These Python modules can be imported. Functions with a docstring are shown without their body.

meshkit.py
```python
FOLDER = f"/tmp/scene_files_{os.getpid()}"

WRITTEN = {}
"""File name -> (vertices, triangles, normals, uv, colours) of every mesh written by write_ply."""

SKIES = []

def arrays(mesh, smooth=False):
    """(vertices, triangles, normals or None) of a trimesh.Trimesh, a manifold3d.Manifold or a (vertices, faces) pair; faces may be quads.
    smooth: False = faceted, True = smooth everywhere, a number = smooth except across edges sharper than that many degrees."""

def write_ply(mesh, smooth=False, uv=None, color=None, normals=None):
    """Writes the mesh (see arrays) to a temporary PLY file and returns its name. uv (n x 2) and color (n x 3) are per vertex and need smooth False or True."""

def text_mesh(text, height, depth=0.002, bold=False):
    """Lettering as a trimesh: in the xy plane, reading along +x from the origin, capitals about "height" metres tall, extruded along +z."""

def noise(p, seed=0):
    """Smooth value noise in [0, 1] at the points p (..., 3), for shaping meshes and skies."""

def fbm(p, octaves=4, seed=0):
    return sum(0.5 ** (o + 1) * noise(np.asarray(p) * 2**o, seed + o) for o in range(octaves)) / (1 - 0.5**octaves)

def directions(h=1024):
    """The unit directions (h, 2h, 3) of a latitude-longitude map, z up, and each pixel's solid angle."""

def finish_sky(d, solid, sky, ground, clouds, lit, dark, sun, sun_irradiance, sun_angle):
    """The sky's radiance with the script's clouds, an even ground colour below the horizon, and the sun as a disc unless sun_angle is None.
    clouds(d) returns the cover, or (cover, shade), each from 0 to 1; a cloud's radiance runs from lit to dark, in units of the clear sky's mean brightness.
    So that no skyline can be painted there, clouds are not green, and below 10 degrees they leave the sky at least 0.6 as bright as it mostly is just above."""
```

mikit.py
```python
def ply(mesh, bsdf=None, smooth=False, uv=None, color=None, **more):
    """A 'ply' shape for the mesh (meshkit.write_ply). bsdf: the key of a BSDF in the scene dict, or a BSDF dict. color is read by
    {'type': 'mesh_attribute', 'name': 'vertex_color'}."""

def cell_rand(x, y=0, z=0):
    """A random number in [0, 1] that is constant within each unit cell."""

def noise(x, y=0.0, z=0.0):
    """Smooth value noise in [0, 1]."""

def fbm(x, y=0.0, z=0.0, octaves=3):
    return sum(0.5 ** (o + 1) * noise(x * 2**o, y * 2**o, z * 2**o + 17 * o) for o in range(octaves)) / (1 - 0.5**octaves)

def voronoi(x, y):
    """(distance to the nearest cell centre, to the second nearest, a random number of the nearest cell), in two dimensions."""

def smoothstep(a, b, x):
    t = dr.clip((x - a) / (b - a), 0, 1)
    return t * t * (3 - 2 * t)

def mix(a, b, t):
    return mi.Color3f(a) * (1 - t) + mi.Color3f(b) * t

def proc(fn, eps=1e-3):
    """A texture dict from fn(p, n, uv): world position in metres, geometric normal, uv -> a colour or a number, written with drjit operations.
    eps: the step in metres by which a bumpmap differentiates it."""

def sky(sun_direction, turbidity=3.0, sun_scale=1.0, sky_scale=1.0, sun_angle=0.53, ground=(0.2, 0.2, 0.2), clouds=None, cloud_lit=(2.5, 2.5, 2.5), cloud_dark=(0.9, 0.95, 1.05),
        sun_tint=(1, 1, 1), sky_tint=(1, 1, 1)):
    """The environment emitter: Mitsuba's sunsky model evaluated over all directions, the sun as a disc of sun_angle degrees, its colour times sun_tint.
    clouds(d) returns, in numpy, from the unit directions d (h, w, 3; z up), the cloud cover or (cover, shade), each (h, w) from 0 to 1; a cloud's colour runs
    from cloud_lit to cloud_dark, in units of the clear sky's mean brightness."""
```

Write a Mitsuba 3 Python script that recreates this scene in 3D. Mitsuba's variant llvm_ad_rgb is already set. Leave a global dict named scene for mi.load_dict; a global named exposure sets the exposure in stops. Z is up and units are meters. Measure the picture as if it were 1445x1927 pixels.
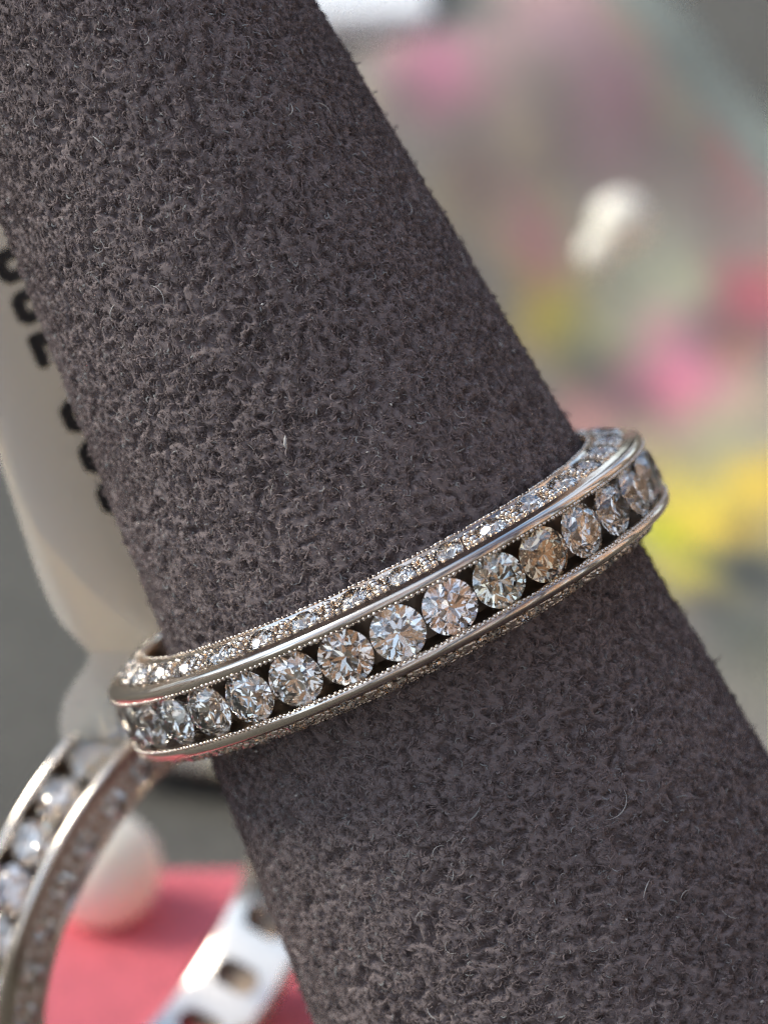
import math, random
import numpy as np, trimesh, manifold3d as m3, mitsuba as mi, drjit as dr
from scipy.spatial import HalfspaceIntersection, ConvexHull
import mikit, meshkit
from mikit import proc, noise, fbm, smoothstep, mix

T = mi.ScalarTransform4f
rng = np.random.default_rng(7)
scene, labels = {}, {}

# ---------------------------------------------------------------- camera, sky, exposure
# Macro subject built ten times life size: one millimetre of the jewellery is 0.01 unit.
MM = 0.01
PITCH = math.radians(25.0)
FPX, CX, CY = 8320.0, 722.5, 963.5           # lens of the photograph, in its pixels
CAM_H = 98.9                                  # height of the lens above the table, mm
AX = np.array([[1, 0, 0], [0, math.sin(PITCH), math.cos(PITCH)], [0, -math.cos(PITCH), math.sin(PITCH)]], float)
CAM = np.array([0.0, -1.45, CAM_H * MM])      # lens position in the world


def W(p):
    """millimetres in the lens frame (x right, y up, z towards the lens) -> world"""
    return CAM + MM * (np.asarray(p, float) @ AX)


def V(d):
    return np.asarray(d, float) @ AX


def at(px, py, depth):
    """point that stands 'depth' mm in front of the lens in the direction of a photograph pixel, lens frame"""
    px, py, depth = np.broadcast_arrays(np.asarray(px, float), np.asarray(py, float), np.asarray(depth, float))
    return np.stack([(px - CX) / FPX * depth, -(py - CY) / FPX * depth, -depth], -1)


fwd, up = -AX[2], AX[1]
scene['camera'] = {
    'type': 'thinlens', 'fov_axis': 'x', 'fov': 2 * math.degrees(math.atan(722.5 / FPX)),
    'aperture_radius': 1.85 * MM, 'focus_distance': 151.5 * MM, 'near_clip': 0.05, 'far_clip': 100.0,
    'to_world': T().look_at(origin=CAM.tolist(), target=(CAM + fwd).tolist(), up=up.tolist())}
scene['sky'] = mikit.sky((-0.74, 0.16, 0.65), turbidity=3, sun_scale=0.3, sun_angle=22, sky_scale=1.0,
                         clouds=lambda d: 0.45 * np.clip((meshkit.fbm(d * np.array([1.6, 1.6, 2.6]) + 3.1, 4, 5) - 0.45) * 5, 0, 1),
                         cloud_lit=(2.1, 2.25, 2.45), cloud_dark=(0.9, 0.95, 1.05), sun_tint=(0.80, 0.93, 1.10), sky_tint=(1.08, 1.0, 0.92))
exposure = 3.2

# ---------------------------------------------------------------- materials


def principled(name, color, rough, metallic=0.0, two=True, **more):
    b = {'type': 'principled', 'base_color': color if isinstance(color, dict) else {'type': 'rgb', 'value': list(color)},
         'roughness': rough, 'metallic': metallic, **more}
    scene[name] = {'type': 'twosided', 'bsdf': b} if two else b


scene['mat_metal'] = {'type': 'twosided', 'bsdf': {'type': 'bumpmap', 'arbitrary': proc(lambda p, n, uv: 0.00006 * noise(p.x * 260, p.y * 260, p.z * 260) + 0.00016 * noise(p.x * 70, p.y * 70, p.z * 70), eps=4e-4), 'scale': 1.0, 'bsdf': {'type': 'roughconductor', 'distribution': 'ggx', 'alpha': 0.018, 'material': 'none',
                      'specular_reflectance': {'type': 'rgb', 'value': [0.82, 0.72, 0.62]}}}}
scene['mat_metal_cut'] = {'type': 'twosided', 'bsdf': {'type': 'roughconductor', 'distribution': 'ggx', 'alpha': 0.16, 'material': 'none',
                          'specular_reflectance': {'type': 'rgb', 'value': [0.70, 0.66, 0.62]}}}
for i, c in enumerate([(1, 0.97, 0.93), (0.99, 0.94, 0.88), (0.98, 0.90, 0.82), (1, 0.93, 0.89), (0.84, 0.71, 0.56), (0.98, 0.95, 0.87)]):
    scene['mat_diamond_%d' % i] = {'type': 'dielectric', 'int_ior': 2.417, 'ext_ior': 1.0, 'specular_transmittance': {'type': 'rgb', 'value': list(c)}}
VC = {'type': 'mesh_attribute', 'name': 'vertex_color'}
principled('mat_suede', (0.200, 0.163, 0.160), 0.95, sheen=0.8, sheen_tint=0.3, specular=0.15)
principled('mat_unseen_base', (0.055, 0.045, 0.042), 0.95, sheen=0.3, specular=0.15)
scene['mat_nap'] = {'type': 'principledthin', 'base_color': VC, 'roughness': 0.9, 'diff_trans': 0.9, 'spec_trans': 0.0, 'eta': 1.2}
scene['mat_tag'] = {'type': 'principledthin', 'base_color': {'type': 'rgb', 'value': [0.90, 0.86, 0.77]}, 'roughness': 0.35, 'diff_trans': 0.7, 'spec_trans': 0.0}
scene['mat_tail'] = {'type': 'principledthin', 'base_color': {'type': 'rgb', 'value': [0.82, 0.81, 0.76]}, 'roughness': 0.3, 'diff_trans': 1.0, 'spec_trans': 0.25}
principled('mat_gap_shade', (0.16, 0.12, 0.09), 0.35, metallic=0.8)  # dark colour stands in for shade deep in the stone channel
principled('mat_ink', (0.012, 0.012, 0.012), 0.5)
principled('mat_highlight', (0.95, 0.89, 0.74), 0.25, clearcoat=0.6)  # pale coat of the spheres that stand in for highlights
principled('mat_white', (0.85, 0.86, 0.85), 0.4)


def table_color(p, n, uv):
    w = fbm(p.x * 3, p.y * 3, 0.0, 3)
    thread = noise(p.x * 160, p.y * 160)
    return mix((0.072, 0.067, 0.055), (0.105, 0.099, 0.083), w) * (0.85 + 0.3 * thread)


principled('mat_table', proc(table_color), 0.8)


def red_color(p, n, uv):
    w = fbm(p.x * 5 + 3, p.y * 5, 0.0, 3)
    return mix((0.56, 0.105, 0.13), (0.66, 0.155, 0.185), w) * (0.9 + 0.2 * noise(p.x * 220, p.y * 220))


principled('mat_red', proc(red_color), 0.85, sheen=0.6)

# ---------------------------------------------------------------- helpers


def tag(key, label, category=None, group=None, kind=None):
    labels[key] = {'label': label}
    if category: labels[key]['category'] = category
    if group: labels[key]['group'] = group
    if kind: labels[key]['kind'] = kind


def numbered(key):
    if key not in scene: return key
    k = 1
    while '%s_%03d' % (key, k) in scene: k += 1
    return '%s_%03d' % (key, k)


def part(parent, name, shape):
    key = numbered(parent + '__' + name)
    scene[key] = shape
    return key


def concat(v, f, places):
    """copies of one small mesh (v, f) under k (rotation*scale 3x3, offset 3) as one mesh"""
    R = np.array([p[0] for p in places]); o = np.array([p[1] for p in places])
    vs = np.einsum('kij,nj->kni', R, v) + o[:, None]
    fs = f[None] + (np.arange(len(places)) * len(v))[:, None, None]
    return vs.reshape(-1, 3), fs.reshape(-1, 3)


def sheet(front, thick, closed_normal):
    """a grid of points (n, m, 3) made into a thin solid, thickness away from closed_normal"""
    n, m, _ = front.shape
    back = front - thick * closed_normal
    v = np.vstack([front.reshape(-1, 3), back.reshape(-1, 3)])
    i, j = np.meshgrid(np.arange(n - 1), np.arange(m - 1), indexing='ij')
    a = (i * m + j).ravel(); q = np.stack([a, a + 1, a + m + 1, a + m], 1); N = n * m
    rim = np.r_[np.arange(m), np.arange(1, n) * m + m - 1, (n - 1) * m + np.arange(m - 2, -1, -1), np.arange(n - 2, 0, -1) * m]
    r2 = np.roll(rim, -1)
    side = np.stack([rim, rim + N, r2 + N, r2], 1)
    return v, np.vstack([q, q[:, ::-1] + N, side])


# ---------------------------------------------------------------- the table, the red cloth
BOX = trimesh.creation.box
g = np.linspace(-9, 9, 2)
scene['tabletop'] = mikit.ply((np.array([[-9, -7, 0], [9, -7, 0], [9, 11, 0], [-9, 11, 0]], float), np.array([[0, 1, 2], [0, 2, 3]])), 'mat_table')
tag('tabletop', 'grey olive fabric covered tabletop', kind='structure')


def table_hit(px, py):
    """where a photograph pixel's direction meets the tabletop (used once, to read places off the photograph)"""
    d = at(px, py, 1.0) @ AX
    return CAM + d * (-CAM[2] / d[2])


# unseen boards and slats round the viewpoint, placed to block sky and warm reflections
def boards(p, n, uv):
    k = mikit.cell_rand(dr.floor(p.x * 0.93 + 40.13), dr.floor(p.y * 0.93 + 40.2), 3)
    return mix((0.54, 0.33, 0.20), (0.70, 0.46, 0.31), k) * (0.8 + 0.4 * fbm(p.x * 3, p.y * 3, p.z * 0.6, 3))


principled('mat_board', proc(boards), 0.8)
principled('mat_dark_board', (0.05, 0.034, 0.024), 0.6)
TM = trimesh.transformations.translation_matrix
tag('unseen_boards', 'unseen upright boards and slats around the viewpoint, placed to block sky and tint the reflections', kind='structure')
xs = np.arange(-3.5, 6.2, 1.075)
for k, x in enumerate(xs):
    part('unseen_boards', 'board', mikit.ply(BOX((0.84 - 0.2 * (k % 3 == 1), 0.08, 7.6), transform=TM([x, -5.2, 3.8])), 'mat_dark_board' if k % 3 == 2 else 'mat_board'))
for k, y in enumerate(np.arange(-4.6, 8.2, 1.075)):
    part('unseen_boards', 'board', mikit.ply(BOX((0.08, 0.93 - 0.2 * (k % 3 == 0), 7.6), transform=TM([6.45, y, 3.8])), 'mat_dark_board' if k % 3 == 1 else 'mat_board'))
for k, y in enumerate(np.arange(-4.9, 8.0, 1.1)):
    part('unseen_boards', 'board', mikit.ply(BOX((0.08, 0.98, 2.3 + 0.3 * (k % 2)), transform=TM([-7.4, y, 1.15 + 0.15 * (k % 2)])), 'mat_dark_board' if k % 4 == 2 else 'mat_board'))
for k, x in enumerate(np.arange(-7.0, 5.0, 1.5)):
    part('unseen_boards', 'board', mikit.ply(BOX((1.0, 0.08, 5.2), transform=TM([x, 8.4, 2.6])), 'mat_dark_board' if k % 2 == 1 else 'mat_board'))
for k, y in enumerate(np.arange(-5.0, 2.2, 0.72)):
    part('unseen_boards', 'overhead_slat', mikit.ply(BOX((6.6, 0.44, 0.08), transform=TM([3.3, y, 7.7])), 'mat_dark_board' if k % 3 == 1 else 'mat_board'))

# red cloth folded flat on the table: a soft slab with a rolled edge and shallow waves
def red_cloth():
    nx, ny = 90, 70
    x = np.linspace(-0.34, 0.20, nx); y = np.linspace(-0.02, 0.262, ny)
    X, Y = np.meshgrid(x, y, indexing='ij')
    e = np.minimum.reduce([X - x[0], x[-1] - X, y[-1] - Y + 0.0 * X, Y - y[0]])
    edge = np.sqrt(np.clip(1 - (1 - np.clip(e / 0.025, 0, 1)) ** 2, 0, 1))
    Yw = Y + 0.012 * np.sin(X * 5 + 1) * np.clip(Y / 0.2, 0, 1)
    Z = 0.004 + 0.016 * edge + 0.006 * edge * (meshkit.fbm(np.stack([X * 4, Y * 4, 0 * X], -1), 3) - 0.5)
    P = np.stack([X, Yw, Z], -1)
    return sheet(P, 0.003, np.array([0, 0, 1.0]))


scene['red_cloth'] = mikit.ply(red_cloth(), 'mat_red', smooth=60)
tag('red_cloth', 'bright red cloth lying flat and blurred behind the lower left ring', 'cloth')

# ---------------------------------------------------------------- suede ring cone
C1 = np.array([0.147, -2.903, -160.0])                     # centre of the worn ring, lens frame
ROLL, TILT = 0.4555, 0.1175
N1 = np.array([-math.sin(ROLL) * math.cos(TILT), math.cos(ROLL) * math.cos(TILT), math.sin(TILT)])
U1 = np.array([math.cos(ROLL), math.sin(ROLL), 0.0])
V1 = np.cross(U1, N1); V1 = V1 if V1[2] > 0 else -V1        # towards the lens
CC = C1 + 0.30 * U1


def cone_radius(s):
    return 8.44 - 0.0894 * s


def cone_point(s, a, r):
    return CC + s[..., None] * N1 + r[..., None] * (np.cos(a)[..., None] * U1 + np.sin(a)[..., None] * V1)


def cone_relief(s, a):
    q = np.stack([s, a * 8.5, 0 * s], -1)
    w = q + 0.30 * np.stack([meshkit.noise(q * 2.3, 1) - 0.5, meshkit.noise(q * 2.3, 2) - 0.5, 0 * s], -1)
    worm = 1 - np.abs(2 * meshkit.noise(w * 4.6, 3) - 1)
    pit = np.clip((meshkit.noise(w * 4.2, 8) - 0.60) / 0.16, 0, 1)
    pit = pit * pit * (3 - 2 * pit)
    return 0.085 * (worm - 0.6) - 0.19 * pit + 0.12 * (meshkit.fbm(q * 0.8, 3, 9) - 0.5) + 0.05 * (meshkit.noise(q * 7.5, 5) - 0.5)


def suede_cone():
    """one skin: fine cells on the half near the lens, coarse behind, rounded tip, flat foot on the table"""
    low = -52.0
    s = np.r_[np.linspace(low, -25, 40)[:-1], np.linspace(-25, 28, 600), np.linspace(28, 38, 30)[1:]]
    a = np.r_[np.linspace(-2.45, -0.45, 60)[:-1] , np.linspace(-0.45, math.pi + 0.45, 270)]
    a = np.unique(np.round(np.r_[np.linspace(-0.45, math.pi + 0.45, 400), np.linspace(math.pi + 0.45, 2 * math.pi - 0.45, 60)[1:-1]], 6))
    S, A = np.meshgrid(s, a, indexing='ij')
    R = cone_radius(S) + cone_relief(S, A)
    tip = np.clip((S - 33) / 5.0, 0, 1)
    R = R * np.sqrt(np.clip(1 - tip ** 2, 0.0004, 1))
    P = W(cone_point(S, A, R))
    P[..., 2] = np.maximum(P[..., 2], 0.001)
    n, m = S.shape
    i, j = np.meshgrid(np.arange(n - 1), np.arange(m), indexing='ij')
    j2 = (j + 1) % m
    f = np.stack([i * m + j, i * m + j2, (i + 1) * m + j2, (i + 1) * m + j], -1).reshape(-1, 4)
    f = np.vstack([f[:, [0, 1, 2]], f[:, [0, 2, 3]]])
    return P.reshape(-1, 3), f


tag('ring_cone', 'dark grey suede covered cone display leaning with a diamond ring pushed onto it', 'ring display')
part('ring_cone', 'body', mikit.ply(suede_cone(), 'mat_suede', smooth=True))


def nap(n, seg=3, smin=-25.0, smax=28.0):
    """short curled suede fibres lying on the skin, each a thin three-sided tube"""
    s = rng.uniform(smin, smax, n); a = rng.uniform(-0.42, math.pi + 0.42, n)
    ln = rng.uniform(0.12, 0.34, n) * np.where(rng.random(n) < 0.04, 1.8, 1)
    th = rng.uniform(0, 2 * math.pi, n); curl = rng.normal(0, 3.2, n)
    lift = np.abs(rng.normal(0.0, 0.035, n)) * np.where(rng.random(n) < 0.05, 3.5, 1)
    rad = rng.uniform(0.015, 0.036, n)
    t = np.linspace(0, 1, seg + 1)
    ang = th[:, None] + curl[:, None] * (t - 0.3)
    ds = np.cumsum(np.c_[np.zeros(n), np.cos(ang[:, 1:])], 1) * (ln / seg)[:, None]
    da = np.cumsum(np.c_[np.zeros(n), np.sin(ang[:, 1:])], 1) * (ln / seg)[:, None] / 8.5
    S, A = s[:, None] + ds, a[:, None] + da
    base = cone_relief(np.repeat(s[:, None], 1, 1), a[:, None])
    H = np.maximum(0.9 * base, -0.12) + np.sin(t * math.pi * 0.8)[None] * lift[:, None] + 0.012
    P = cone_point(S, A, cone_radius(S) + H)                       # (n, seg+1, 3)
    d = np.gradient(P, axis=1); d /= np.linalg.norm(d, axis=2, keepdims=True) + 1e-9
    o = P - (CC + S[..., None] * N1); o /= np.linalg.norm(o, axis=2, keepdims=True)
    b = np.cross(d, o); b /= np.linalg.norm(b, axis=2, keepdims=True) + 1e-9
    o = np.cross(b, d)
    taper = np.array([0.7, 1, 0.9, 0.4])
    k = np.arange(3) * 2 * math.pi / 3 + 0.5
    ring = (np.cos(k)[:, None] * b[:, :, None] + np.sin(k)[:, None] * o[:, :, None]) * (rad[:, None] * taper)[:, :, None, None]
    v = W((P[:, :, None] + ring).reshape(-1, 3))
    i, j = np.meshgrid(np.arange(seg), np.arange(3), indexing='ij')
    q = np.stack([i * 3 + j, i * 3 + (j + 1) % 3, (i + 1) * 3 + (j + 1) % 3, (i + 1) * 3 + j], -1).reshape(-1, 4)
    q = np.vstack([q[:, [0, 1, 2]], q[:, [0, 2, 3]]])
    f = (q[None] + (np.arange(n) * 3 * (seg + 1))[:, None, None]).reshape(-1, 3)
    tone = rng.lognormal(0, 0.33, n) * np.where(rng.random(n) < 0.015, 2.4, 1)
    tone *= 0.72 + 0.56 * meshkit.fbm(np.stack([s * 0.22, a * 8.5 * 0.22, 0 * s], -1), 3, 21)
    c = np.clip(np.array([0.262, 0.216, 0.213])[None] * tone[:, None], 0.02, 0.45)
    return v, f, np.repeat(c, 3 * (seg + 1), 0)


v, f, c = nap(115000)
foot = m3.Manifold.batch_hull([m3.Manifold.sphere(0.02, 20).translate([x, y, 0.022]) for x in (0.02, 0.93) for y in (-0.72, 0.12)] + [m3.Manifold.sphere(0.02, 20).translate([x, y, 0.04]) for x in (0.06, 0.89) for y in (-0.68, 0.08)])
part('ring_cone', 'base', mikit.ply(foot, 'mat_unseen_base', smooth=40))  # unseen block out of view, placed to darken reflections in the rings
key = part('ring_cone', 'nap', mikit.ply((v, f), 'mat_nap', smooth=True, color=c))
labels[key] = {'label': 'short curled suede fibres of the cone', 'kind': 'stuff'}



def lint():
    """a few loose pale hairs and specks caught on the suede"""
    vs, fs, at_ = [], [], 0
    spots = [(-9.2, 1.25, 1.5, 2.0, 0.020), (-14.0, 1.0, 0.8, 1.2, 0.018), (7.5, 1.7, 0.5, 0.4, 0.07), (19.0, 1.9, 0.6, 0.3, 0.03), (14.0, 2.2, 0.8, 1.0, 0.025)]
    spots += [(rng.uniform(-22, 24), rng.uniform(0.3, 2.9), rng.uniform(0.3, 1.1), rng.normal(0, 3.0), rng.uniform(0.010, 0.024)) for _ in range(30)]
    spots += [(rng.uniform(-22, 24), rng.uniform(0.3, 2.9), 0.12, 0.0, rng.uniform(0.03, 0.06)) for _ in range(22)]
    for s0, a0, ln, curl, rad in spots:
        t = np.linspace(0, 1, 14); th = rng.uniform(0, 6.28) + curl * t
        s = s0 + np.cumsum(np.cos(th)) * ln / 14; a = a0 + np.cumsum(np.sin(th)) * ln / 14 / 8.5
        P = cone_point(s, a, cone_radius(s) + 0.10 + 0.05 * np.sin(t * 3))
        v, f = tube_mesh(W(P), rad * MM * np.sin(0.35 + 2.45 * t))
        vs.append(v); fs.append(f + at_); at_ += len(v)
    return np.vstack(vs), np.vstack(fs)


def tube_mesh(P, rad, sides=5):
    d = np.gradient(P, axis=0); d /= np.linalg.norm(d, axis=1, keepdims=True)
    b = np.cross(d, [0.31, 0.2, 0.93]); b /= np.linalg.norm(b, axis=1, keepdims=True); o = np.cross(b, d)
    k = np.arange(sides) * 2 * math.pi / sides
    v = P[:, None] + rad[:, None, None] * (np.cos(k)[None, :, None] * b[:, None] + np.sin(k)[None, :, None] * o[:, None])
    n = len(P)
    i, j = np.meshgrid(np.arange(n - 1), np.arange(sides), indexing='ij')
    q = np.stack([i * sides + j, i * sides + (j + 1) % sides, (i + 1) * sides + (j + 1) % sides, (i + 1) * sides + j], -1).reshape(-1, 4)
    return v.reshape(-1, 3), np.vstack([q[:, [0, 1, 2]], q[:, [0, 2, 3]]])


principled('mat_lint', (0.46, 0.44, 0.42), 0.8)
key = part('ring_cone', 'lint', mikit.ply(lint(), 'mat_lint', smooth=True))
labels[key] = {'label': 'loose pale hairs and specks caught on the suede', 'kind': 'stuff'}

# ---------------------------------------------------------------- round brilliant


def brilliant(dia=1.0, crown=34.3, pav=40.9, table=0.56, girdle=0.03, lower=0.78, star=0.52):
    """round brilliant cut as the convex hull of its facet planes; girdle plane at z = 0, table up"""
    R, hs = dia / 2, []
    def plane(az, elev_from_up, point):
        n = np.array([math.cos(az) * math.sin(elev_from_up), math.sin(az) * math.sin(elev_from_up), math.cos(elev_from_up)])
        hs.append(np.r_[n, -n @ np.asarray(point)])
    c, p = math.radians(crown), math.radians(pav)
    hg = girdle * dia / 2
    rt = table * R
    th = hg + (R - rt * math.cos(math.pi / 8) * 1.0) * math.tan(c)
    hs.append(np.array([0, 0, 1, -th]))
    for k in range(8):
        az = k * math.pi / 4
        plane(az, c, (R * math.cos(az), R * math.sin(az), hg))
        plane(az, math.pi - p, (R * math.cos(az), R * math.sin(az), -hg))
        az2 = az + math.pi / 8
        plane(az2, math.radians(crown - 12.0), (rt * math.cos(az2) * math.cos(math.pi / 8) * 1.0, rt * math.sin(az2) * math.cos(math.pi / 8), th))
        for sgn in (-1, 1):
            az3 = az2 + sgn * math.pi / 16 * 0.92
            plane(az3, math.radians(crown + 6.5), (R * 0.985 * math.cos(az3), R * 0.985 * math.sin(az3), hg * 1.0))
            plane(az3, math.pi - math.radians(pav + 1.2), (R * 0.985 * math.cos(az3), R * 0.985 * math.sin(az3), -hg))
    for k in range(32):
        az = (k + 0.5) * math.pi / 16
        plane(az, math.pi / 2, (R * math.cos(az), R * math.sin(az), 0))
    pts = HalfspaceIntersection(np.array(hs), np.array([0, 0, -0.05 * dia])).intersections
    pts = np.unique(np.round(pts, 6), axis=0)
    m = trimesh.Trimesh(pts, ConvexHull(pts).simplices, process=True)
    m.fix_normals()
    return m


# ---------------------------------------------------------------- the channel-set rings
NST = 33
half = [(8.70, 0.0), (8.72, 1.2), (8.77, 1.82), (8.82, 1.91), (8.90, 1.92), (8.99, 1.88), (9.03, 1.79), (10.22, 1.385), (10.26, 1.43), (10.46, 1.365),
        (10.58, 1.325), (10.655, 1.27), (10.69, 1.20), (10.70, 1.12), (10.69, 1.05), (10.66, 0.985), (10.58, 0.935), (10.44, 0.92), (10.36, 1.00), (9.75, 0.95), (9.42, 0.80), (9.40, 0.0)]
profile = np.array([(r, -z) for r, z in half[::-1]] + half[1:-1][::1], float)
profile = np.array([(r, z) for r, z in half] + [(r, -z) for r, z in half[::-1][1:-1]], float)
SL = np.array([9.63, 1.598]); SN = np.array([0.3524, 0.9359])      # flank stone seat (r, z) and its outward direction


def rot_z(a):
    return np.array([[math.cos(a), -math.sin(a), 0], [math.sin(a), math.cos(a), 0], [0, 0, 1]])


def frame_out(a, side=0):
    """columns: tangent, second axis, outward direction at ring angle a; side 0 = rim, +-1 = flank"""
    if side == 0:
        x, o = np.array([0, 1.0, 0]), np.array([1.0, 0, 0])
    else:
        x, o = np.array([0, 1.0, 0]), np.array([SN[0], 0, side * SN[1]])
    M = np.stack([x, np.cross(o, x), o], 1)
    return rot_z(a) @ M


def ring_band():
    cs = m3.CrossSection([profile.tolist()])
    if cs.area() < 0.1: cs = m3.CrossSection([profile[::-1].tolist()])
    body = cs.revolve(300)
    cut = []
    slot = m3.Manifold.batch_boolean([m3.Manifold.cylinder(1.5, 0.60, 0.60, 24).rotate([0, 90, 0]).translate([8.3, 0, z]) for z in (-0.5, 0.5)] +
                                     [m3.Manifold.cube([1.5, 1.2, 1.0], True).translate([9.05, 0, 0])], m3.OpType.Add)
    for k in range(21):
        cut.append(slot.rotate([0, 0, 360 * k / 21 + 5]))
    for side in (-1, 1):
        for k in range(NST):
            M = frame_out((k + 0.5) * 2 * math.pi / NST, side)
            c = rot_z((k + 0.5) * 2 * math.pi / NST) @ np.array([SL[0], 0, side * SL[1]])
            seat = m3.Manifold.cylinder(0.75, 0.30, 0.56, 24).translate([0, 0, -0.6])
            cut.append(seat.transform(np.c_[M, c].tolist()))
    lining = m3.CrossSection([[(9.405, -0.78), (9.43, -0.78), (9.43, 0.78), (9.405, 0.78)]]).revolve(300)  # thin dark shell, shade put into colour between stones and behind the slots
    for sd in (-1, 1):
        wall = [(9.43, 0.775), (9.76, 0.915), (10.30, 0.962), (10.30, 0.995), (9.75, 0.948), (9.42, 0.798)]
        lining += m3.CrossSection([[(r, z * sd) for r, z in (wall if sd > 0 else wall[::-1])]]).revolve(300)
    return body - m3.Manifold.batch_boolean(cut, m3.OpType.Add), lining


ICO1 = trimesh.creation.icosphere(1); ICO2 = trimesh.creation.icosphere(2)


def beads(places, ico=ICO1, rs=None):
    """places: list of (angle, r, z, radius, stretch along the tangent)"""
    out = []
    for a, r, z, rad, st in places:
        R = rot_z(a)
        out.append((R @ np.diag([rad, rad * st, rad]), R @ np.array([r, 0, z])))
    return concat(np.array(ico.vertices), np.array(ico.faces), out)


def milgrain(side):
    n = 330
    return beads([(2 * math.pi * (k + 0.15 * rng.random()) / n, 10.655, side * 0.965, 0.075 * rng.uniform(0.6, 1.2), rng.uniform(0.9, 1.4)) for k in range(n)])


def edge_beads(side):
    n = 300
    return beads([(2 * math.pi * (k + 0.2 * rng.random()) / n, 8.92, side * 1.92, 0.055 * rng.uniform(0.5, 1.3), rng.uniform(1, 2.2)) for k in range(n)])


def prong_beads(side):
    L = []
    for k in range(NST):
        a0 = k * 2 * math.pi / NST
        for dr_, da, rad, st in ((-0.40, 0.0, 0.12, 1.5), (-0.14, 0.0, 0.15, 1.1), (0.16, 0.0, 0.15, 1.1), (0.42, 0.0, 0.12, 1.6),
                                 (-0.34, 0.033, 0.115, 1), (-0.34, -0.033, 0.115, 1), (0.36, 0.031, 0.115, 1), (0.36, -0.031, 0.115, 1),
                                 (-0.44, 0.075, 0.075, 2.4), (-0.44, -0.075, 0.075, 2.4), (0.46, 0.07, 0.07, 2.6), (0.46, -0.07, 0.07, 2.6)):
            r = SL[0] + dr_ * 0.936
            z = SL[1] - dr_ * 0.3524 + 0.03
            L.append((a0 + da + rng.normal(0, 0.004), r, side * z, rad * rng.uniform(0.85, 1.15), st))
    return beads(L)


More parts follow.
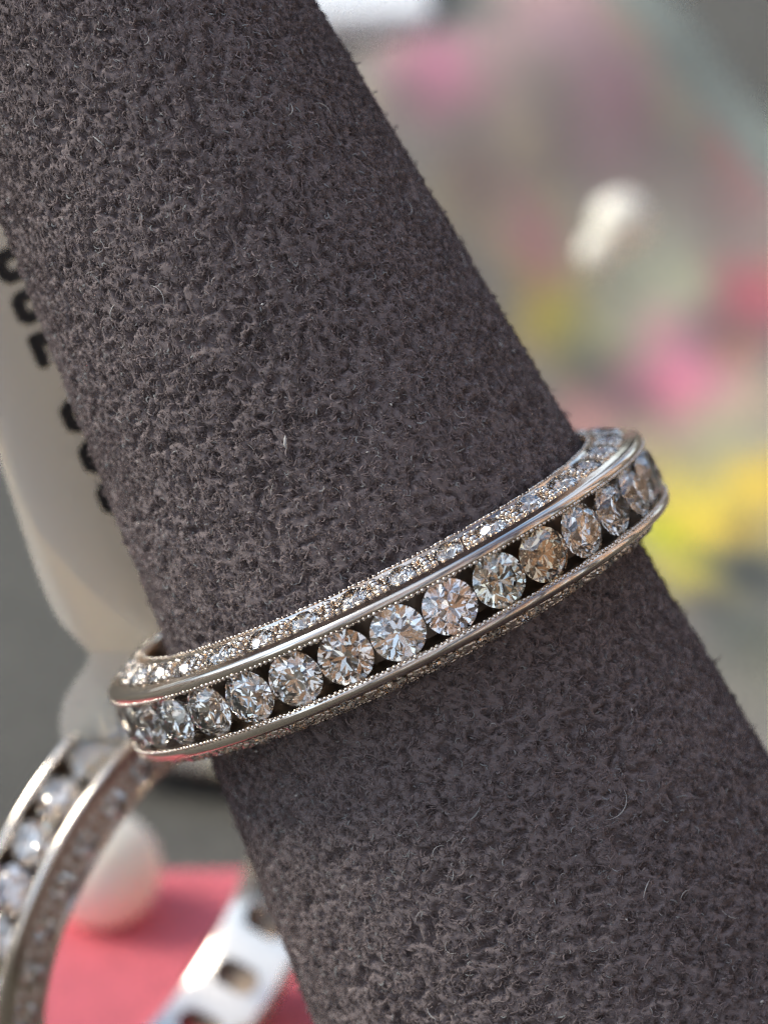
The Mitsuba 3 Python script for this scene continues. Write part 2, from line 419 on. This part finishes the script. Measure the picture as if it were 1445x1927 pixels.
band_m, lining_m = ring_band()
band_ply = mikit.ply(band_m, 'mat_metal', smooth=35)
lining_ply = mikit.ply(lining_m, 'mat_gap_shade', smooth=35)
mil_ply = [mikit.ply(milgrain(s), 'mat_metal', smooth=True) for s in (1, -1)]
edge_ply = [mikit.ply(edge_beads(s), 'mat_metal', smooth=True) for s in (1, -1)]
prong_ply = [mikit.ply(prong_beads(s), 'mat_metal', smooth=True) for s in (1, -1)]
STONES = [brilliant(1.93, crown=c, pav=p, table=t, lower=l) for c, p, t, l in ((34.3, 40.9, .56, .78), (33.2, 41.3, .58, .8), (35.4, 40.6, .55, .76))]
SMALL = brilliant(1.12, crown=33, pav=40.5, table=.58)
stone_ply = {(i, j): mikit.ply(STONES[i], 'mat_diamond_%d' % j) for i in range(3) for j in range(6)}
small_ply = [mikit.ply(SMALL, 'mat_diamond_%d' % j) for j in range(2)]


def to4(M, o):
    X = np.eye(4); X[:3, :3] = M; X[:3, 3] = o
    return T(X)


def make_ring(name, centre, axis, ref, phase, seed, hues={}):
    """ring with its centre, axis and angle reference given in the lens frame, mm"""
    r = np.random.default_rng(seed)
    z = axis / np.linalg.norm(axis); x = ref - (ref @ z) * z; x /= np.linalg.norm(x); y = np.cross(z, x)
    M = np.stack([V(x), V(y), V(z)], 1) @ rot_z(phase) * MM
    o = W(centre)
    whole = to4(M, o)
    part(name, 'band', {**band_ply, 'to_world': whole})
    part(name, 'channel_shade', {**lining_ply, 'to_world': whole})
    for nm, pl, what in (('milgrain', mil_ply, 'row of tiny milgrain beads along the channel'), ('edge_beading', edge_ply, 'fine beaded inner edge of the flank'),
                         ('prong_beads', prong_ply, 'bright cut bead prongs between the flank stones')):
        for p in pl:
            k = part(name, nm, {**p, 'to_world': whole})
            labels[k] = {'label': what, 'kind': 'stuff'}
    for k in range(NST):
        a = k * 2 * math.pi / NST
        wob = r.normal(0, 0.035, 2)
        Q = frame_out(a) @ trimesh.transformations.euler_matrix(wob[0], wob[1], r.uniform(0, 6.28))[:3, :3]
        Q = Q * r.uniform(0.985, 1.012)
        c = rot_z(a) @ np.array([10.36, 0, 0])
        hue = int(r.choice(4, p=[.35, .3, .15, .2]))
        hue = hues.get(k, hue)
        key = part(name, 'diamond', {**stone_ply[int(r.integers(3)), hue], 'to_world': to4(M @ Q, o + M @ c)})
        if hue == 4: labels[key] = {'label': 'brownish champagne diamond right of the middle of the channel'}
    for side in (1, -1):
        for k in range(NST):
            a = (k + 0.5) * 2 * math.pi / NST
            wob = r.normal(0, 0.06, 2)
            Q = frame_out(a, side) @ trimesh.transformations.euler_matrix(wob[0], wob[1], r.uniform(0, 6.28))[:3, :3]
            c = rot_z(a) @ np.array([SL[0], 0, side * SL[1]]) + frame_out(a, side)[:, 2] * 0.02
            part(name, 'side_diamond', {**small_ply[k % 2], 'to_world': to4(M @ Q, o + M @ c)})


# worn ring: its angle is measured from U1 through V1 (towards the lens), so the axis is U1 x V1
make_ring('diamond_ring', C1, np.cross(U1, V1), U1, 2.7352, 11, {(33 - i) % 33: h for i, h in ((3, 0), (4, 1), (5, 2), (6, 0), (7, 3), (8, 5), (9, 4), (10, 1), (11, 0))})
tag('diamond_ring', 'white metal eternity ring with a channel of round diamonds worn on the grey suede cone', 'ring')
az, el, ph = -2102.4 / 57.29578, 1057.9 / 57.29578, 499.4 / 57.29578
C2 = np.array([-9.044, -15.617, -176.115]); N2 = np.array([0.78457, -0.37154, 0.49639])
u2 = np.cross([0, 1, 0], N2); u2 /= np.linalg.norm(u2)
make_ring('diamond_ring_001', C2, N2, u2, math.radians(499.4 % 360), 23)
tag('diamond_ring_001', 'second diamond eternity ring standing on edge in the lower left corner, seen through its hoop', 'ring')

# ---------------------------------------------------------------- folded price tag
EDGE = np.array([0.3768, 0.9263]); EN = np.array([0.9263, -0.3768])      # along and across the cone's left outline in the photograph


def leaf_depth(px, py, base, rise):
    w = (px - 149) * EN[0] + (py - 790) * EN[1]
    return base + rise * np.clip((w + 160) / 320, 0, 1.3) ** 1.4


def leaf(left, right, base, rise, m=16, n=60):
    left, right = np.array(left, float), np.array(right, float)
    def resample(L):
        d = np.r_[0, np.cumsum(np.linalg.norm(np.diff(L, axis=0), axis=1))]
        from scipy.interpolate import PchipInterpolator
        return PchipInterpolator(d / d[-1], L)(np.linspace(0, 1, n))
    l, r = resample(left), resample(right)
    t = np.linspace(0, 1, m)
    P = l[:, None] * (1 - t)[None, :, None] + r[:, None] * t[None, :, None]
    return at(P[..., 0], P[..., 1], leaf_depth(P[..., 0], P[..., 1], base, rise))


def leaf_mesh(front, thick):
    return sheet(W(front), thick * MM, V(np.array([-0.3, 0, 0.95])))


tag('price_tag', 'folded white plastic price tag with black digits behind the suede cone', 'tag')
front = leaf([(-190, 280), (-50, 672), (0, 815), (40, 938), (72, 1000), (112, 1050), (170, 1112), (230, 1163), (292, 1207)],
             [(90, 280), (175, 560), (230, 720), (265, 850), (285, 930), (300, 1000), (318, 1080), (328, 1150), (332, 1220)], 162.8, 6.0)
part('price_tag', 'front_leaf', mikit.ply(leaf_mesh(front, 0.16), 'mat_tag', smooth=50))
back = leaf([(-190, 370), (-50, 742), (0, 870), (44, 1000), (75, 1090), (112, 1168), (142, 1202), (169, 1228)],
            [(60, 370), (140, 700), (180, 830), (220, 950), (250, 1040), (270, 1110), (285, 1170), (300, 1225)], 166.0, 11.0)
part('price_tag', 'back_leaf', mikit.ply(leaf_mesh(back, 0.16), 'mat_tag', smooth=50))
tail = leaf([(150, 1205), (169, 1228), (163, 1250), (140, 1285), (120, 1322), (113, 1360), (120, 1410), (150, 1460), (195, 1490)],
            [(290, 1195), (300, 1225), (300, 1250), (290, 1285), (275, 1320), (262, 1350), (252, 1390), (250, 1430), (255, 1470)], 168.5, 3.2)
part('price_tag', 'tail', mikit.ply(leaf_mesh(tail, 0.14), 'mat_tail', smooth=50))
TD, TU, T0 = np.array([0.407, 0.913]), np.array([0.913, -0.407]), np.array([17.0, 556.0])
from shapely.geometry import LineString
from shapely import union_all
STROKES = {'0': [[(12, 14), (12, 86), (20, 96), (46, 96), (54, 86), (54, 14), (46, 4), (20, 4), (12, 14)]],
           '2': [[(12, 82), (20, 96), (46, 96), (54, 86), (54, 66), (12, 18), (12, 4), (56, 4)]],
           '6': [[(52, 84), (46, 96), (20, 96), (12, 86), (12, 14), (20, 4), (46, 4), (54, 14), (54, 44), (46, 54), (14, 54)]],
           '8': [[(12, 12), (12, 42), (20, 52), (46, 52), (54, 42), (54, 12), (46, 4), (20, 4), (12, 12)], [(14, 62), (14, 88), (20, 96), (46, 96), (52, 88), (52, 62), (44, 52), (22, 52), (14, 62)]]}
for ch, off in (('8', -84), ('8', 0), ('2', 84), ('0', 224), ('0', 308), ('6', 392)):
    shape = union_all([LineString(l).buffer(12.5, join_style='round') for l in STROKES[ch]])
    mesh = trimesh.creation.extrude_polygon(shape, 1.0, engine='earcut').subdivide_to_size(14.0)
    q = np.array(mesh.vertices)
    px = T0[None] + (q[:, :1] + off) * TD + (q[:, 1:2] + 5) * TU
    dep = leaf_depth(px[:, 0], px[:, 1], 162.8, 6.0) - 0.02 - 0.03 * q[:, 2]
    part('price_tag', 'digit', mikit.ply((W(at(px[:, 0], px[:, 1], dep)), np.array(mesh.faces)), 'mat_ink'))

# ---------------------------------------------------------------- things far behind, out of focus
# printed scarf: flowers of its print as (u, v, radius, r, g, b, strength) on the cloth
FLOWERS = [
    (0.038, 0.513, 0.033, 0.08, 0.098, 0.098, 0.9), (-0.001, 0.538, 0.0181, 0.188, 0.162, 0.127, 0.7), (0.098, 0.518, 0.0301, 0.445, 0.314, 0.305, 0.8),
    (0.111, 0.474, 0.0356, 0.361, 0.254, 0.314, 0.7), (0.144, 0.513, 0.018, 0.314, 0.314, 0.195, 0.8), (0.169, 0.503, 0.0225, 0.162, 0.216, 0.195, 0.8),
    (0.138, 0.553, 0.0213, 0.305, 0.242, 0.242, 0.7), (0.084, 0.553, 0.0182, 0.262, 0.262, 0.205, 0.6), (0.031, 0.441, 0.0205, 0.429, 0.171, 0.283, 0.9),
    (0.014, 0.422, 0.0146, 0.188, 0.114, 0.141, 0.6), (0.067, 0.45, 0.0235, 0.392, 0.283, 0.305, 0.7), (0.087, 0.427, 0.0175, 0.216, 0.231, 0.202, 0.8),
    (0.124, 0.422, 0.035, 0.328, 0.235, 0.27, 0.6), (0.176, 0.46, 0.0207, 0.262, 0.296, 0.254, 0.7), (0.201, 0.45, 0.0207, 0.352, 0.141, 0.156, 0.8),
    (0.196, 0.408, 0.0175, 0.305, 0.188, 0.205, 0.6), (0.068, 0.376, 0.023, 0.262, 0.216, 0.188, 0.6), (0.045, 0.367, 0.0172, 0.195, 0.141, 0.141, 0.6),
    (0.092, 0.305, 0.0211, 0.352, 0.328, 0.07, 1.0), (0.082, 0.345, 0.0171, 0.376, 0.188, 0.223, 0.7), (0.108, 0.275, 0.0195, 0.098, 0.114, 0.107, 0.9),
    (0.141, 0.34, 0.0341, 0.376, 0.429, 0.352, 0.8), (0.198, 0.332, 0.0213, 0.38, 0.11, 0.15, 1.0), (0.16, 0.271, 0.0264, 0.56, 0.23, 0.34, 1.0),
    (0.15, 0.26, 0.0125, 0.62, 0.19, 0.33, 0.9), (0.185, 0.292, 0.014, 0.456, 0.262, 0.188, 0.8), (0.131, 0.25, 0.0166, 0.171, 0.098, 0.133, 0.8),
    (0.103, 0.229, 0.0164, 0.515, 0.283, 0.283, 0.8), (0.133, 0.217, 0.0164, 0.376, 0.328, 0.223, 0.7), (0.174, 0.221, 0.0246, 0.342, 0.352, 0.242, 0.8),
    (0.157, 0.153, 0.0294, 0.66, 0.57, 0.07, 1.0), (0.143, 0.125, 0.0185, 0.485, 0.546, 0.021, 1.0), (0.165, 0.141, 0.016, 0.72, 0.57, 0.09, 0.8),
    (0.19, 0.18, 0.0149, 0.62, 0.48, 0.08, 1.0), (0.148, 0.084, 0.0183, 0.56, 0.53, 0.10, 1.0), (0.18, 0.099, 0.0237, 0.054, 0.068, 0.072, 1.0),
    (0.179, 0.032, 0.0231, 0.114, 0.141, 0.127, 0.9), (0.159, 0.05, 0.0129, 0.08, 0.102, 0.091, 0.8), (0.181, -0.007, 0.0203, 0.188, 0.195, 0.162, 0.7),
    (0.18, 0.145, 0.0107, 0.262, 0.188, 0.061, 0.6)]
SLOPE = math.radians(18)
DYE = 0.92


def scarf_top(u):
    return np.minimum(0.9, 0.560 - (u - 0.13) * 1.19)


def scarf_print(p, n, uv):
    u, v = uv.x, uv.y
    d1, d2, r = mikit.voronoi(u * 22 + 5, v * 15)
    petal = smoothstep(0.42, 0.18, d1)
    c = mix((0.235, 0.22, 0.215), (0.19, 0.20, 0.185), fbm(u * 14, v * 14, 0.0, 2))
    c = mix(c, mix((0.45, 0.22, 0.28), (0.36, 0.36, 0.22), smoothstep(0.4, 0.6, r)), petal * 0.4)
    for k, (a, b, rad, R, G, B, s) in enumerate(FLOWERS):
        x, y = u - a, (v - b) * 0.72
        d = dr.sqrt(x * x + y * y) / rad * (1 + 0.10 * dr.sin(5 * dr.atan2(y, x) + 1.7 * k))
        c = mix(c, (R, G, B), 0.95 * s * smoothstep(1.9, 0.05, d))
    edge = (0.560 - (u - 0.13) * 1.19 - v) / 1.554
    c = mix(c, (0.21, 0.255, 0.25), smoothstep(0.034, 0.030, edge))
    return c * mi.Color3f(1.22, 1.1, 0.98) * DYE * (0.9 + 0.2 * noise(u * 400, v * 400))


principled('mat_scarf', proc(scarf_print), 0.8, sheen=0.3)


def scarf():
    u = np.linspace(-0.13, 0.62, 120); t = np.linspace(0, 1, 90)
    U, Tt = np.meshgrid(u, t, indexing='ij')
    v0 = -0.10 - 0.05 * np.sin(U * 7)
    Vv = v0 + Tt * np.maximum(scarf_top(U) - v0, 0.02)
    fold = 0.020 * np.sin(U * 16 + 2.5 * np.sin(Vv * 6)) + 0.014 * np.sin(U * 5 - Vv * 13 + 1) + 0.02 * (meshkit.fbm(np.stack([U * 9, Vv * 9, 0 * U], -1), 3, 2) - 0.5)
    Z = 0.012 + np.maximum(Vv, 0) * math.sin(SLOPE) + fold * np.clip((Vv + 0.1) * 5, 0.1, 1) + 0.008
    P = np.stack([U, 0.42 + Vv * math.cos(SLOPE), np.maximum(Z, 0.006)], -1)
    v, f = sheet(P, 0.004, np.array([0, 0, 1.0]))
    uv = np.stack([U, Vv], -1).reshape(-1, 2)
    return v, f, np.vstack([uv, uv])


v, f, uv = scarf()
scene['floral_scarf'] = mikit.ply((v, f), 'mat_scarf', smooth=True, uv=uv)
tag('floral_scarf', 'blurred scarf printed with pink, mauve and yellow flowers spread behind the cone on the right', 'scarf')


def on_scarf(u, v, h):
    return [float(u), 0.42 + v * math.cos(SLOPE), 0.02 + v * math.sin(SLOPE) + h]


for (u, v, r), what in (((0.125, 0.318, 0.016), 'upper and rounder of two beads standing in for pale glints on the floral scarf'), ((0.112, 0.302, 0.010), 'lower left and smaller of two beads standing in for pale glints on the floral scarf')):
    k = numbered('glint_bead')
    scene[k] = {'type': 'sphere', 'center': on_scarf(u, v, r + 0.01), 'radius': r, 'bsdf': {'type': 'ref', 'id': 'mat_highlight'}}  # small solid spheres standing in for two out-of-focus glints
    tag(k, what, 'bead', 'pale glint beads on the scarf')


def rounded_box(sx, sy, sz, r):
    s = m3.Manifold.sphere(r, 16)
    return m3.Manifold.batch_hull([s.translate([x * (sx / 2 - r), y * (sy / 2 - r), z * (sz / 2 - r)]) for x in (-1, 1) for y in (-1, 1) for z in (-1, 1)])


card = rounded_box(0.11, 0.2, 0.02, 0.004).rotate([18, 0, 4]).translate(on_scarf(-0.034, 0.580, 0.030))
scene['white_box'] = mikit.ply(card, 'mat_white', smooth=30)
tag('white_box', 'bright white flat box at the very top edge beside the suede cone', 'box')
highlight_at = table_hit(196, 1795)
scene['highlight_bead'] = {'type': 'sphere', 'center': [float(highlight_at[0]), float(highlight_at[1]), 0.016 + 0.026], 'radius': 0.026, 'bsdf': {'type': 'ref', 'id': 'mat_highlight'}}  # solid sphere standing in for a soft disc of highlight
tag('highlight_bead', 'large cream bead standing in for a blurred highlight at the edge of the red cloth', 'bead')
